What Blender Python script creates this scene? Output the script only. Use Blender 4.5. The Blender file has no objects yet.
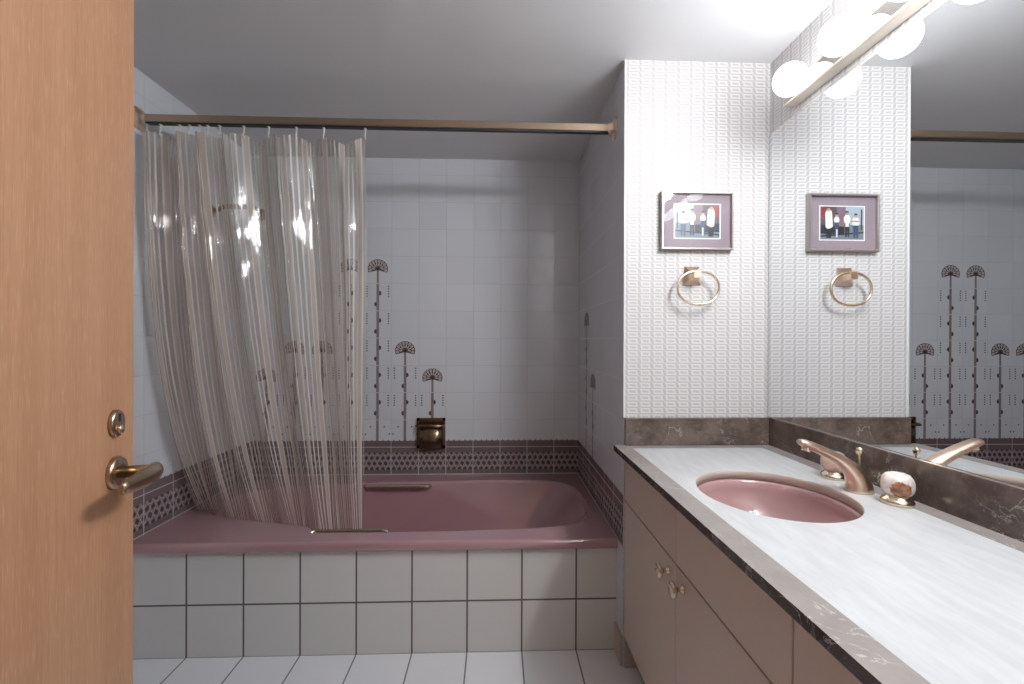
import bpy, bmesh, math, random
from mathutils import Vector, Matrix
PI = math.pi
C = bpy.context.scene.collection
random.seed(7)

# ------------------------------------------------------------------ room dimensions (metres)
XL, XR, XM = -1.3356, .4539, .9818          # left wall, alcove right wall, vanity wall
YF, YC, Y1, Y2 = .03, 1.5371, 1.6266, 2.4156  # entry wall, papered wall, tub front, back wall
ZC, ZR, ZT, ZB = 2.1658, .4218, .7935, .8902  # ceiling, tub rim, countertop, backsplash top
T = .15                                       # wall tile
ROW = [.5755 + T * i for i in range(12)]      # wall tile rows

# ------------------------------------------------------------------ node helpers
class Mat:
    def __init__(s, name):
        s.m = bpy.data.materials.new(name); s.m.use_nodes = True
        s.t = s.m.node_tree; s.b = s.t.nodes['Principled BSDF']; s.out = s.t.nodes['Material Output']
    def n(s, k, **kw):
        nd = s.t.nodes.new(k)
        for a, v in kw.items(): setattr(nd, a, v)
        return nd
    def link(s, a, b): s.t.links.new(a, b)
    def put(s, sock, v):
        if isinstance(v, bpy.types.NodeSocket): s.link(v, sock)
        else: sock.default_value = v
    def f(s, op, a, b=None, c=None):
        nd = s.n('ShaderNodeMath', operation=op)
        s.put(nd.inputs[0], a)
        if b is not None: s.put(nd.inputs[1], b)
        if c is not None: s.put(nd.inputs[2], c)
        return nd.outputs[0]
    def xyz(s):
        tc = s.n('ShaderNodeTexCoord'); sp = s.n('ShaderNodeSeparateXYZ')
        s.link(tc.outputs['Object'], sp.inputs[0])
        s.vec = tc.outputs['Object']; s.uv = tc.outputs['UV']
        return sp.outputs[0], sp.outputs[1], sp.outputs[2]
    def mix(s, fac, a, b):
        nd = s.n('ShaderNodeMix', data_type='RGBA')
        s.put(nd.inputs[0], fac); s.put(nd.inputs[6], a); s.put(nd.inputs[7], b)
        return nd.outputs[2]
    def noise(s, scale, detail=4, rough=.55, vec=None, stretch=None, dist=0):
        nd = s.n('ShaderNodeTexNoise'); nd.inputs['Scale'].default_value = scale
        nd.inputs['Detail'].default_value = detail; nd.inputs['Roughness'].default_value = rough
        nd.inputs['Distortion'].default_value = dist
        v = vec or s.n('ShaderNodeTexCoord').outputs['Object']
        if stretch:
            mp = s.n('ShaderNodeMapping'); mp.inputs['Scale'].default_value = stretch
            s.link(v, mp.inputs[0]); v = mp.outputs[0]
        s.link(v, nd.inputs['Vector']); return nd.outputs[0]
    def step(s, x, lo, hi):
        nd = s.n('ShaderNodeMapRange', interpolation_type='SMOOTHSTEP')
        s.put(nd.inputs[0], x); nd.inputs[1].default_value = lo; nd.inputs[2].default_value = hi
        return nd.outputs[0]
    def bump(s, h, strength=.3, dist=.001, normal=None):
        nd = s.n('ShaderNodeBump'); nd.inputs['Strength'].default_value = strength
        nd.inputs['Distance'].default_value = dist; s.link(h, nd.inputs['Height'])
        if normal is not None: s.link(normal, nd.inputs['Normal'])
        return nd.outputs[0]
    def set(s, **kw):
        for k, v in kw.items():
            s.put(s.b.inputs[{'col': 'Base Color', 'rough': 'Roughness', 'metal': 'Metallic', 'normal': 'Normal',
                              'spec': 'Specular IOR Level', 'coat': 'Coat Weight', 'ior': 'IOR'}[k]], v)
        return s

def rgba(c): return (c[0], c[1], c[2], 1)
def srgb(r, g, b):
    f = lambda v: (v / 255 / 12.92) if v / 255 <= .04045 else ((v / 255 + .055) / 1.055) ** 2.4
    return (f(r), f(g), f(b), 1)
def plain(name, col, rough=.5, metal=0, spec=.5, coat=0):
    m = Mat(name); m.set(col=rgba(col), rough=rough, metal=metal, spec=spec, coat=coat); return m.m

def tile_mat(name, col, grout, axes, size, off, gw=.0025, rough=.12, wobble=.012, size_v=None, off_v=None, bumpd=.0006):
    m = Mat(name); x, y, z = m.xyz(); ax = {'X': x, 'Y': y, 'Z': z}
    a, b = ax[axes[0]], ax[axes[1]]
    sa, sb = size, size_v or size
    ua = m.f('DIVIDE', m.f('SUBTRACT', a, off[0]), sa); ub = m.f('DIVIDE', m.f('SUBTRACT', b, off[1]), sb)
    fa, fb = m.f('FRACT', ua), m.f('FRACT', ub)
    da = m.f('MULTIPLY', m.f('MINIMUM', fa, m.f('SUBTRACT', 1, fa)), sa)
    db = m.f('MULTIPLY', m.f('MINIMUM', fb, m.f('SUBTRACT', 1, fb)), sb)
    d = m.f('MINIMUM', da, db)
    g = m.step(d, gw * .35, gw * .7)
    pil = m.step(d, gw * .3, gw * 1.6)
    cell = m.n('ShaderNodeCombineXYZ'); m.link(m.f('FLOOR', ua), cell.inputs[0]); m.link(m.f('FLOOR', ub), cell.inputs[1])
    wn = m.n('ShaderNodeTexWhiteNoise', noise_dimensions='3D'); m.link(cell.outputs[0], wn.inputs['Vector'])
    v1 = m.n('ShaderNodeVectorMath', operation='SUBTRACT'); m.link(wn.outputs['Color'], v1.inputs[0]); v1.inputs[1].default_value = (.5, .5, .5)
    v2 = m.n('ShaderNodeVectorMath', operation='SCALE'); m.link(v1.outputs[0], v2.inputs[0]); v2.inputs['Scale'].default_value = wobble
    ge = m.n('ShaderNodeNewGeometry')
    v3 = m.n('ShaderNodeVectorMath', operation='ADD'); m.link(ge.outputs['Normal'], v3.inputs[0]); m.link(v2.outputs[0], v3.inputs[1])
    v4 = m.n('ShaderNodeVectorMath', operation='NORMALIZE'); m.link(v3.outputs[0], v4.inputs[0])
    h = m.f('ADD', pil, m.f('MULTIPLY', m.noise(9, 2), .25))
    val = m.f('ADD', .975, m.f('MULTIPLY', wn.outputs['Value'], .05))
    hs = m.n('ShaderNodeHueSaturation'); m.put(hs.inputs['Value'], val); hs.inputs['Color'].default_value = rgba(col)
    m.set(col=m.mix(g, rgba(grout), hs.outputs[0]), rough=m.f('SUBTRACT', .7, m.f('MULTIPLY', g, .7 - rough)),
          normal=m.bump(h, .5, bumpd, v4.outputs[0]))
    return m

# ------------------------------------------------------------------ materials
WT = (.64, .66, .70)
GR = (.50, .51, .54)
m_tile_back = tile_mat('white_tile_back', WT, GR, 'XZ', T, (.3192, ROW[0])).m
m_tile_right = tile_mat('white_tile_right', WT, GR, 'YZ', T, (Y2, ROW[0])).m
m_tile_left = tile_mat('white_tile_left', WT, GR, 'YZ', T, (1.693, ROW[0])).m
m_tile_apron = tile_mat('grey_tile_apron', (.65, .635, .625), (.10, .095, .09), 'XZ', .2046, (-1.131, .1917 - .1975), .006, .3, .006, .1975).m
m_tile_floor = tile_mat('white_tile_floor', (.76, .77, .80), (.17, .165, .16), 'XY', .2046, (-1.131, Y1), .005, .35, .004).m
m_decal = plain('brown_tile_print', (.105, .075, .075), .15)
m_decal_d = plain('dark_tile_print', (.035, .03, .035), .15)
m_decal_l = plain('pale_petal_print', (.50, .46, .46), .15)
m_decal_s = plain('brown_stem_print', (.25, .205, .21), .15)
m_decal_f = plain('brown_flower_print', (.12, .082, .08), .15)

def band_mat(name, axis, off):
    m = Mat(name); x, y, z = m.xyz(); a = {'X': x, 'Y': y}[axis]
    u = m.f('DIVIDE', m.f('SUBTRACT', a, off), T); v = m.f('DIVIDE', m.f('SUBTRACT', z, ROW[0] - T), T)
    fu = m.f('FRACT', u)
    du = m.f('MULTIPLY', m.f('MINIMUM', fu, m.f('SUBTRACT', 1, fu)), T)
    dz = m.f('MINIMUM', m.f('ABSOLUTE', m.f('SUBTRACT', z, ROW[0])), m.f('ABSOLUTE', m.f('SUBTRACT', z, ZR + .004)))
    g = m.step(m.f('MINIMUM', du, dz), .0012, .0028)
    # interlaced lattice
    p = m.f('MULTIPLY', u, 5); q = m.f('MULTIPLY', v, 5)
    def tri(e):
        f = m.f('FRACT', e); return m.f('ABSOLUTE', m.f('SUBTRACT', f, .5))
    l1 = tri(m.f('ADD', p, m.f('MULTIPLY', q, .5))); l2 = tri(m.f('SUBTRACT', p, m.f('MULTIPLY', q, .5)))
    wav = m.f('MULTIPLY', m.f('SINE', m.f('MULTIPLY', p, 2 * PI)), .12)
    l3 = tri(m.f('ADD', q, wav))
    line = m.f('MINIMUM', m.f('MINIMUM', l1, l2), l3)
    lm = m.f('SUBTRACT', 1, m.step(line, .035, .085))
    cen = m.step(line, .20, .27)
    reg = m.f('MULTIPLY', m.step(v, .16, .18), m.f('SUBTRACT', 1, m.step(v, .78, .80)))
    lm = m.f('MULTIPLY', lm, reg); cen = m.f('MULTIPLY', cen, reg)
    c = m.mix(cen, (.17, .122, .124, 1), (.06, .045, .048, 1))
    c = m.mix(lm, c, (.42, .36, .385, 1))
    c = m.mix(g, (.52, .49, .53, 1), c)
    m.set(col=c, rough=.2, normal=m.bump(g, .4, .0006)); return m.m
m_band_back = band_mat('brown_band_back', 'X', .3192)
m_band_right = band_mat('brown_band_right', 'Y', Y2)
m_band_left = band_mat('brown_band_left', 'Y', 1.693)
m_band_top = plain('brown_band_top', (.17, .122, .124), .2)
m_grout = plain('pale_grout', (.50, .47, .50), .7)

def paper_mat(name, axis):
    m = Mat(name); x, y, z = m.xyz(); a = {'X': x, 'Y': y}[axis]
    u = m.f('SUBTRACT', m.f('FRACT', m.f('DIVIDE', m.f('ADD', a, 4), .0460)), .5)
    v = m.f('SUBTRACT', m.f('FRACT', m.f('DIVIDE', z, .0226)), .5)
    au, av = m.f('ABSOLUTE', u), m.f('ABSOLUTE', v)
    inner = lambda e, w: m.f('SUBTRACT', 1, m.step(e, w, w + .05))
    sl = m.f('ADD', v, m.f('MULTIPLY', u, .22))
    dash = m.f('MULTIPLY', inner(m.f('ABSOLUTE', sl), .10), inner(au, .20))
    line = m.f('MULTIPLY', m.step(av, .40, .44), inner(au, .37))
    us = m.f('SUBTRACT', m.f('FRACT', m.f('ADD', m.f('ADD', u, 1), m.f('MULTIPLY', v, .13))), .5)
    dia = inner(m.f('ADD', m.f('MULTIPLY', m.f('ABSOLUTE', us), 6.2), m.f('MULTIPLY', av, 1.1)), .86)
    g = m.f('MAXIMUM', m.f('MAXIMUM', m.f('MULTIPLY', dash, .85), line), m.f('MULTIPLY', dia, .9))
    hi = m.f('MULTIPLY', m.f('MULTIPLY', m.step(av, .24, .27), inner(av, .33)), inner(au, .36))
    side = m.f('MULTIPLY', m.f('MULTIPLY', m.step(au, .30, .315), inner(au, .34)), inner(av, .30))
    hi = m.f('MAXIMUM', hi, side)
    c = m.mix(hi, (.575, .56, .552, 1), (.635, .625, .618, 1))
    m.set(col=m.mix(g, c, (.44, .415, .413, 1)), rough=.55, spec=.3, normal=m.bump(hi, .12, .0004)); return m.m
m_paper_x = paper_mat('wallpaper_facing_room', 'X')
m_paper_y = paper_mat('wallpaper_side', 'Y')
m_ceil = Mat('white_ceiling_paint').set(col=(.69, .69, .70, 1), rough=.6, spec=.2).m
m_trimw = plain('white_trim', (.66, .66, .66), .3)

def stone_mat(name, base, dark, vein, rough):
    m = Mat(name)
    n1 = m.noise(14, 8, .65); n2 = m.noise(55, 6, .7); n3 = m.noise(9, 6, .6, dist=1.2)
    c = m.mix(m.step(n1, .35, .65), rgba(dark), rgba(base))
    c = m.mix(m.f('MULTIPLY', m.step(n2, .5, .72), .35), c, rgba(vein))
    v = m.f('SUBTRACT', 1, m.step(m.f('ABSOLUTE', m.f('SUBTRACT', n3, .5)), .0, .012))
    c = m.mix(m.f('MULTIPLY', m.f('MULTIPLY', v, .6), m.step(m.noise(6, 2), .48, .6)), c, (.62, .57, .53, 1))
    m.set(col=c, rough=rough); return m.m
m_stone = stone_mat('taupe_stone', (.14, .103, .085), (.065, .044, .036), (.27, .23, .205), .25)
m_border = stone_mat('taupe_stone_inlay', (.275, .245, .228), (.235, .205, .19), (.34, .31, .29), .4)
m_edge = stone_mat('taupe_stone_shaded_edge', (.06, .043, .037), (.035, .025, .022), (.10, .08, .07), .2)  # same stone as the border, shade of the front face put into the colour
def trav():
    m = Mat('white_travertine')
    a = m.noise(10, 7, .6, stretch=(5, 1, 5)); b = m.noise(40, 5, .7, stretch=(4, .8, 4))
    c = m.mix(m.step(a, .3, .7), (.50, .505, .51, 1), (.575, .58, .585, 1))
    c = m.mix(m.f('MULTIPLY', m.step(b, .55, .7), .3), c, (.43, .43, .435, 1))
    m.set(col=c, rough=.28); return m.m
m_trav = trav()
m_cutedge = plain('beige_stone_edge', (.50, .42, .37), .5)
m_cab = plain('beige_pink_laminate', (.57, .465, .40), .4)
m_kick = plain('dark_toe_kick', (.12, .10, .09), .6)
m_pink = plain('dusty_rose_enamel', (.385, .215, .234), .06, spec=1, coat=1)
m_sinkpink = plain('dusty_rose_china', (.40, .245, .245), .08, coat=.3)
def brushed(name, col, rough):
    m = Mat(name); n = m.noise(30, 3, .6)
    m.set(col=rgba(col), metal=1, rough=m.f('ADD', rough, m.f('MULTIPLY', n, .08))); return m.m
m_brass = brushed('satin_brass', (.74, .57, .45), .27)
m_gold = brushed('polished_pale_brass', (.80, .68, .52), .12)
m_bronze = brushed('antique_bronze', (.50, .37, .26), .2)
m_rod = brushed('bronze_rod_metal', (.46, .35, .26), .26)
m_dark = plain('dark_slot', (.02, .018, .016), .5)
m_soap = brushed('aged_brass', (.25, .185, .125), .2)
m_grab = brushed('grab_handle_metal', (.62, .52, .42), .14)
m_chrome = plain('bright_plate', (.56, .53, .48), .045, metal=1)
m_rail = plain('satin_pale_metal', (.72, .66, .58), .42, metal=.25)
m_alu = plain('aluminium_channel', (.75, .74, .72), .25, metal=1)
m_mirror = plain('mirror_silver', (.86, .885, .89), .0, metal=1)
m_frame = plain('pewter_frame', (.42, .37, .37), .3, metal=.7)
m_mat = plain('mauve_mat', (.25, .20, .228), .7)
m_white = plain('white_plastic', (.75, .73, .69), .35)
def wood():
    m = Mat('oak_veneer')
    a = m.noise(5, 5, .6, stretch=(4, 4, .12)); b = m.noise(22, 6, .7, stretch=(11, 11, .22)); d = m.noise(60, 3, .6, stretch=(9, 9, .45))
    c = m.mix(m.step(a, .3, .7), (.39, .20, .105, 1), (.445, .24, .134, 1))
    c = m.mix(m.f('MULTIPLY', m.step(b, .45, .7), .65), c, (.33, .165, .082, 1))
    c = m.mix(m.f('MULTIPLY', m.step(d, .5, .7), .55), c, (.56, .345, .225, 1))
    m.set(col=c, rough=.42, normal=m.bump(b, .08, .0006)); return m.m
m_wood = wood()
def onyx(name, a, b, sc, lo):
    m = Mat(name); n = m.noise(sc, 5, .6, dist=1.5)
    m.set(col=m.mix(m.step(n, lo, lo + .16), rgba(a), rgba(b)), rough=.12, coat=.5)
    m.b.inputs['Subsurface Weight'].default_value = .15; m.b.inputs['Subsurface Radius'].default_value = (.01, .008, .006); return m.m
m_onyx_b = onyx('beige_onyx', (.68, .50, .40), (.42, .25, .18), 22, .5)
def onyx_patch():
    m = Mat('white_onyx_with_brown_patch'); m.xyz()
    d = m.n('ShaderNodeVectorMath', operation='DISTANCE'); m.link(m.vec, d.inputs[0]); d.inputs[1].default_value = (.900, .934, ZT + .036)
    e = m.f('ADD', d.outputs['Value'], m.f('MULTIPLY', m.f('SUBTRACT', m.noise(70, 5, .6), .5), .022))
    n = m.noise(30, 5, .6, dist=1.5)
    c = m.mix(m.step(n, .45, .65), (.80, .75, .71, 1), (.62, .52, .46, 1))
    b = m.mix(m.step(m.noise(60, 4), .4, .6), (.20, .075, .035, 1), (.38, .18, .09, 1))
    m.set(col=m.mix(m.step(e, .0185, .022), b, c), rough=.12, coat=.5); return m.m
m_onyx_p = onyx_patch()
def emis(name, col, s):
    m = Mat(name); m.set(col=(1, 1, 1, 1), rough=.3)
    m.b.inputs['Emission Color'].default_value = rgba(col); m.b.inputs['Emission Strength'].default_value = s; return m.m
m_bulbs = [emis('lit_globe_bulb', (.95, .985, 1.02), e) for e in (7, 8, 40, 120, 140, 145)]
def glass():
    m = Mat('picture_glass'); tr = m.n('ShaderNodeBsdfTransparent'); gl = m.n('ShaderNodeBsdfGlossy'); gl.inputs['Roughness'].default_value = .03
    fr = m.n('ShaderNodeFresnel'); fr.inputs['IOR'].default_value = 1.5; mx = m.n('ShaderNodeMixShader')
    ge = m.n('ShaderNodeNewGeometry'); m.link(m.f('MULTIPLY', fr.outputs[0], m.f('SUBTRACT', 1, ge.outputs['Backfacing'])), mx.inputs[0]); m.link(tr.outputs[0], mx.inputs[1]); m.link(gl.outputs[0], mx.inputs[2]); m.link(mx.outputs[0], m.out.inputs[0]); return m.m
m_glass = glass()
def vinyl():
    m = Mat('striped_clear_vinyl'); m.xyz()
    sp = m.n('ShaderNodeSeparateXYZ'); m.link(m.uv, sp.inputs[0]); u = sp.outputs[0]
    f1 = m.f('FRACT', m.f('DIVIDE', u, .0165)); f2 = m.f('FRACT', m.f('DIVIDE', u, .066))
    s1 = m.f('SUBTRACT', 1, m.step(m.f('ABSOLUTE', m.f('SUBTRACT', f1, .5)), .12, .17))
    s2 = m.f('SUBTRACT', 1, m.step(m.f('ABSOLUTE', m.f('SUBTRACT', f2, .5)), .085, .105))
    tr = m.n('ShaderNodeBsdfTransparent'); tr.inputs[0].default_value = (.885, .83, .785, 1)
    df = m.n('ShaderNodeBsdfDiffuse'); m.put(df.inputs[0], m.mix(s2, (.86, .82, .77, 1), (.58, .49, .42, 1)))
    tl = m.n('ShaderNodeBsdfTranslucent'); tl.inputs[0].default_value = (.80, .73, .66, 1)
    md = m.n('ShaderNodeMixShader'); md.inputs[0].default_value = .35; m.link(df.outputs[0], md.inputs[1]); m.link(tl.outputs[0], md.inputs[2])
    op = m.f('ADD', .13, m.f('MULTIPLY', m.f('MAXIMUM', s1, s2), .62))
    mx = m.n('ShaderNodeMixShader'); m.link(op, mx.inputs[0]); m.link(tr.outputs[0], mx.inputs[1]); m.link(md.outputs[0], mx.inputs[2])
    gl = m.n('ShaderNodeBsdfGlossy'); gl.inputs['Roughness'].default_value = .05
    lw = m.n('ShaderNodeLayerWeight'); lw.inputs['Blend'].default_value = .5
    nb = m.bump(m.noise(26, 4, .6, stretch=(1.8, 1.8, .3)), .38, .006)
    m.link(nb, gl.inputs['Normal']); m.link(nb, lw.inputs['Normal'])
    m2 = m.n('ShaderNodeMixShader'); m.link(m.f('ADD', .05, m.f('MULTIPLY', .60, m.f('POWER', lw.outputs['Facing'], 4))), m2.inputs[0]); m.link(mx.outputs[0], m2.inputs[1]); m.link(gl.outputs[0], m2.inputs[2])
    m.link(m2.outputs[0], m.out.inputs[0]); return m.m
m_vinyl = vinyl()

# ------------------------------------------------------------------ mesh helpers
def BM(): return bmesh.new()
def box(bm, x0, x1, y0, y1, z0, z1, mi=0, faces=None):
    v = [bm.verts.new(p) for p in ((x0, y0, z0), (x1, y0, z0), (x1, y1, z0), (x0, y1, z0), (x0, y0, z1), (x1, y0, z1), (x1, y1, z1), (x0, y1, z1))]
    F = dict(bottom=(0, 3, 2, 1), top=(4, 5, 6, 7), front=(0, 1, 5, 4), right=(1, 2, 6, 5), back=(2, 3, 7, 6), left=(3, 0, 4, 7))
    for k, ix in F.items():
        f = bm.faces.new([v[i] for i in ix]); f.material_index = (faces or {}).get(k, mi)
    return v
def quad(bm, pts, mi=0):
    f = bm.faces.new([bm.verts.new(p) for p in pts]); f.material_index = mi; return f
def tube(bm, pts, r, n=12, cap=True, sq=None, closed=False, mi=0):
    pts = [Vector(p) for p in pts]; rs = r if isinstance(r, (list, tuple)) else [r] * len(pts); rings = []; N = len(pts)
    up = None
    for i, p in enumerate(pts):
        if closed: d = pts[(i + 1) % N] - pts[i - 1]
        else: d = pts[min(i + 1, N - 1)] - pts[max(i - 1, 0)]
        d.normalize()
        if up is None: up = Vector((0, 0, 1)) if abs(d.z) < .9 else Vector((0, 1, 0))
        a = d.cross(up).normalized(); b = a.cross(d).normalized(); up = b
        sx, sy = (sq[i] if sq else (1, 1))
        rings.append([bm.verts.new(p + a * math.cos(t) * rs[i] * sx + b * math.sin(t) * rs[i] * sy) for t in [2 * PI * k / n for k in range(n)]])
    for i in range(N if closed else N - 1):
        A, B = rings[i], rings[(i + 1) % N]
        for k in range(n):
            f = bm.faces.new((A[k], A[(k + 1) % n], B[(k + 1) % n], B[k])); f.smooth = True; f.material_index = mi
    if cap and not closed:
        for q in (rings[0][::-1], rings[-1]): bm.faces.new(q).material_index = mi
    return rings
def lathe(bm, prof, origin, axis=(0, 0, 1), n=32, mi=0, ends=True):
    ax = Vector(axis).normalized(); a = ax.orthogonal().normalized(); b = ax.cross(a); o = Vector(origin); rings = []
    for r, h in prof:
        rings.append([bm.verts.new(o + ax * h + (a * math.cos(2 * PI * k / n) + b * math.sin(2 * PI * k / n)) * max(r, 1e-5)) for k in range(n)])
    for A, B in zip(rings, rings[1:]):
        for k in range(n):
            f = bm.faces.new((A[k], A[(k + 1) % n], B[(k + 1) % n], B[k])); f.smooth = True; f.material_index = mi
    if ends:
        bm.faces.new(rings[0][::-1]).material_index = mi; bm.faces.new(rings[-1]).material_index = mi
    return rings
def loft(bm, loops, close=True, mi=0, smooth=True):
    R = [[bm.verts.new(p) for p in L] for L in loops]; n = len(R[0])
    for A, B in zip(R, R[1:]):
        for k in range(n if close else n - 1):
            f = bm.faces.new((A[k], A[(k + 1) % n], B[(k + 1) % n], B[k])); f.smooth = smooth; f.material_index = mi
    return R
def bev(bm, w, seg=2, edges=None):
    bmesh.ops.bevel(bm, geom=edges or bm.edges[:], offset=w, segments=seg, affect='EDGES', profile=.5, clamp_overlap=True)
def obj(name, bm, mats, parent=None, recalc=True, **kw):
    if recalc: bmesh.ops.recalc_face_normals(bm, faces=bm.faces[:])
    me = bpy.data.meshes.new(name); bm.to_mesh(me); bm.free()
    for m in (mats if isinstance(mats, (list, tuple)) else [mats]): me.materials.append(m)
    o = bpy.data.objects.new(name, me); C.objects.link(o)
    if parent is not None:
        o.parent = parent; o.matrix_parent_inverse = parent.matrix_basis.inverted()
    for k, v in kw.items(): o[k] = v
    return o
def struct(name, bm, mats, **kw): return obj(name, bm, mats, kind='structure', **kw)
def thing(name, label, cat, loc, group=None, rotz=0):
    o = bpy.data.objects.new(name, None); C.objects.link(o); o.location = loc; o.rotation_euler = (0, 0, rotz); o.empty_display_size = .05
    o['label'] = label; o['category'] = cat
    if group: o['group'] = group
    bpy.context.view_layer.update(); return o
def tag(o, label, cat, group=None):
    o['label'] = label; o['category'] = cat
    if group: o['group'] = group
    return o

# ------------------------------------------------------------------ tile prints (part of the wall meshes)
def print_head(bm, P0, P, u0, v0, s):
    """flower head: fan of looped petals"""
    cx, cz = 0, -.004
    def ringloop(cu, cv, ru, rv, ang, w, mi, n=14):
        co, si = math.cos(ang), math.sin(ang); A = []; B = []
        for k in range(n):
            t = 2 * PI * k / n
            for L, sc in ((A, 1), (B, w)):
                a, b = ru * sc * math.cos(t), rv * sc * math.sin(t)
                L.append(P(u0 + s * (cu + a * co - b * si), v0 + cv + a * si + b * co))
        va = [bm.verts.new(p) for p in A]; vb = [bm.verts.new(p) for p in B]
        for k in range(n):
            bm.faces.new((va[k], va[(k + 1) % n], vb[(k + 1) % n], vb[k])).material_index = mi
    def blob(cu, cv, ru, rv, ang, mi, n=10):
        co, si = math.cos(ang), math.sin(ang)
        quad(bm, [P(u0 + s * (cu + ru * math.cos(t) * co - rv * math.sin(t) * si), v0 + cv + ru * math.cos(t) * si + rv * math.sin(t) * co) for t in [2 * PI * k / n for k in range(n)]], mi)
    n = 60; pts = []
    for k in range(n + 1):                   # scalloped fan
        a = math.radians(-26 + 232 * k / n); r = .0535 + .0028 * abs(math.sin(PI * 10 * k / n))
        pts.append(P0(u0 + s * r * math.cos(a), v0 + .002 + r * .93 * math.sin(a)))
    pts.append(P0(u0 - s * .010, v0 - .009)); pts.append(P0(u0 + s * .010, v0 - .009))
    quad(bm, pts, 7)
    for k in range(10):                      # pale petals with a dark bead, outer row
        a = math.radians(-14 + 208 * k / 9)
        ringloop(.0435 * math.cos(a), .002 + .041 * math.sin(a), .0090, .0068, a, .30, 8)
    for k in range(8):                       # pale petals, inner row
        a = math.radians(-4 + 188 * k / 7)
        ringloop(.0245 * math.cos(a), .002 + .0235 * math.sin(a), .0095, .0036, a, .10, 8)
    blob(0, 0, .007, .007, 0, 2)
def print_flower(bm, P, P2, uc, top_row, s=1):
    """one flower on its column of tiles: head in ROW[top_row], stem, buds and dots below"""
    vb = ROW[top_row]
    print_head(bm, P, P2, uc, vb + .080, s)
    w = .0074
    def rect(u0, u1, v0, v1, mi=1):
        quad(bm, [P(uc + s * u0, v0), P(uc + s * u1, v0), P(uc + s * u1, v1), P(uc + s * u0, v1)], mi)
    rect(-w * .8, w * .8, vb + .002, vb + .076, 9)
    def dot(u, v, r=.0050):
        quad(bm, [P(uc + s * (u + r * math.cos(PI / 4 + PI / 2 * k + PI / 4)), v + r * .9 * math.sin(PI / 4 + PI / 2 * k + PI / 4)) for k in range(4)], 2)
    for r in range(top_row):
        b = ROW[r]
        if r == 0:
            rect(-w, w, b + .034, b + T - .002, 9)
            for du in (-.037, .037): dot(du, b + .112, .0054)
            for du in (-.065, .065): dot(du, b + .072, .0054)
        else:
            rect(-w, w, b + .002, b + T - .002, 9)
            for du in (-.0585, .0585):
                for k in range(5): dot(du, b + T - .016 - .0135 * k)
            for (du, dv) in ((.014, .097), (-.014, .036)):       # buds: half discs beside the stem
                sg = 1 if du > 0 else -1
                quad(bm, [P(uc + s * (sg * w + sg * .0125 * math.sin(PI * k / 8)), b + dv - .013 * math.cos(PI * k / 8)) for k in range(9)], 1)
                quad(bm, [P(uc + s * (sg * (w + .004) + .0025 * math.cos(t)), b + dv + .0025 * math.sin(t)) for t in [2 * PI * k / 6 for k in range(6)]], 2)
def print_band(bm, P, Pf, u0, u1, off, mi_band, mi_top, mi_grout):
    quad(bm, [P(u0, ZR), P(u1, ZR), P(u1, ROW[0]), P(u0, ROW[0])], mi_band)
    quad(bm, [P(u0, ROW[0] - .001), P(u1, ROW[0] - .001), P(u1, ROW[0] + .0345), P(u0, ROW[0] + .0345)], mi_top)
    quad(bm, [Pf(u0, ROW[0] - .0018), Pf(u1, ROW[0] - .0018), Pf(u1, ROW[0] + .0018), Pf(u0, ROW[0] + .0018)], mi_grout)
    k0 = math.floor((u0 - off) / T)
    for k in range(k0, k0 + 20):
        uu = off + k * T
        if u0 + .002 < uu < u1 - .002: quad(bm, [Pf(uu - .0014, ROW[0]), Pf(uu + .0014, ROW[0]), Pf(uu + .0014, ROW[0] + .034), Pf(uu - .0014, ROW[0] + .034)], mi_grout)
        for j in range(5):
            c = uu + (j + .5) * T / 5
            if u0 + .006 < c < u1 - .006:
                quad(bm, [P(c - .0048, ROW[0] + .034), P(c + .0048, ROW[0] + .034), P(c, ROW[0] + .0425)], mi_top)

# ------------------------------------------------------------------ room shell
bm = BM(); box(bm, XL - .1, XM + .1, -1.2, Y2 + .1, -.1, 0); struct('floor', bm, m_tile_floor)
bm = BM(); box(bm, XL - .1, XM + .1, -.09, Y2 + .1, ZC, ZC + .1); struct('ceiling', bm, m_ceil)
bm = BM(); box(bm, XL - .1, XR + .05, Y2, Y2 + .1, 0, ZC)
Pb = lambda u, v: (u, Y2 - .0006, v); Pb2 = lambda u, v: (u, Y2 - .0010, v)
for j, r in ((-4, 2), (-3, 3), (-2, 3), (-1, 6), (0, 6), (1, 3), (2, 2)):
    print_flower(bm, Pb, Pb2, .3192 - 6.5 * T + j * T, r)
print_band(bm, Pb, Pb2, XL, XR, .3192, 3, 4, 5)
struct('wall_back', bm, [m_tile_back, m_decal, m_decal_d, m_band_back, m_band_top, m_grout, m_paper_x, m_decal_f, m_decal_l, m_decal_s])
# left wall: tile beside the tub, wallpaper in the rest of the room
bm = BM(); box(bm, XL - .1, XL, YF - .12, YC - .05, 0, ZC, 6); box(bm, XL - .1, XL, YC - .05, Y2, 0, ZC, 0)
Pl = lambda u, v: (XL + .0006, u, v); Pl2 = lambda u, v: (XL + .0010, u, v)
print_band(bm, Pl, Pl2, YC - .05, Y2, 1.693, 3, 4, 5)
struct('wall_left', bm, [m_tile_left, m_decal, m_decal_d, m_band_left, m_band_top, m_grout, m_paper_y])
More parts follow.
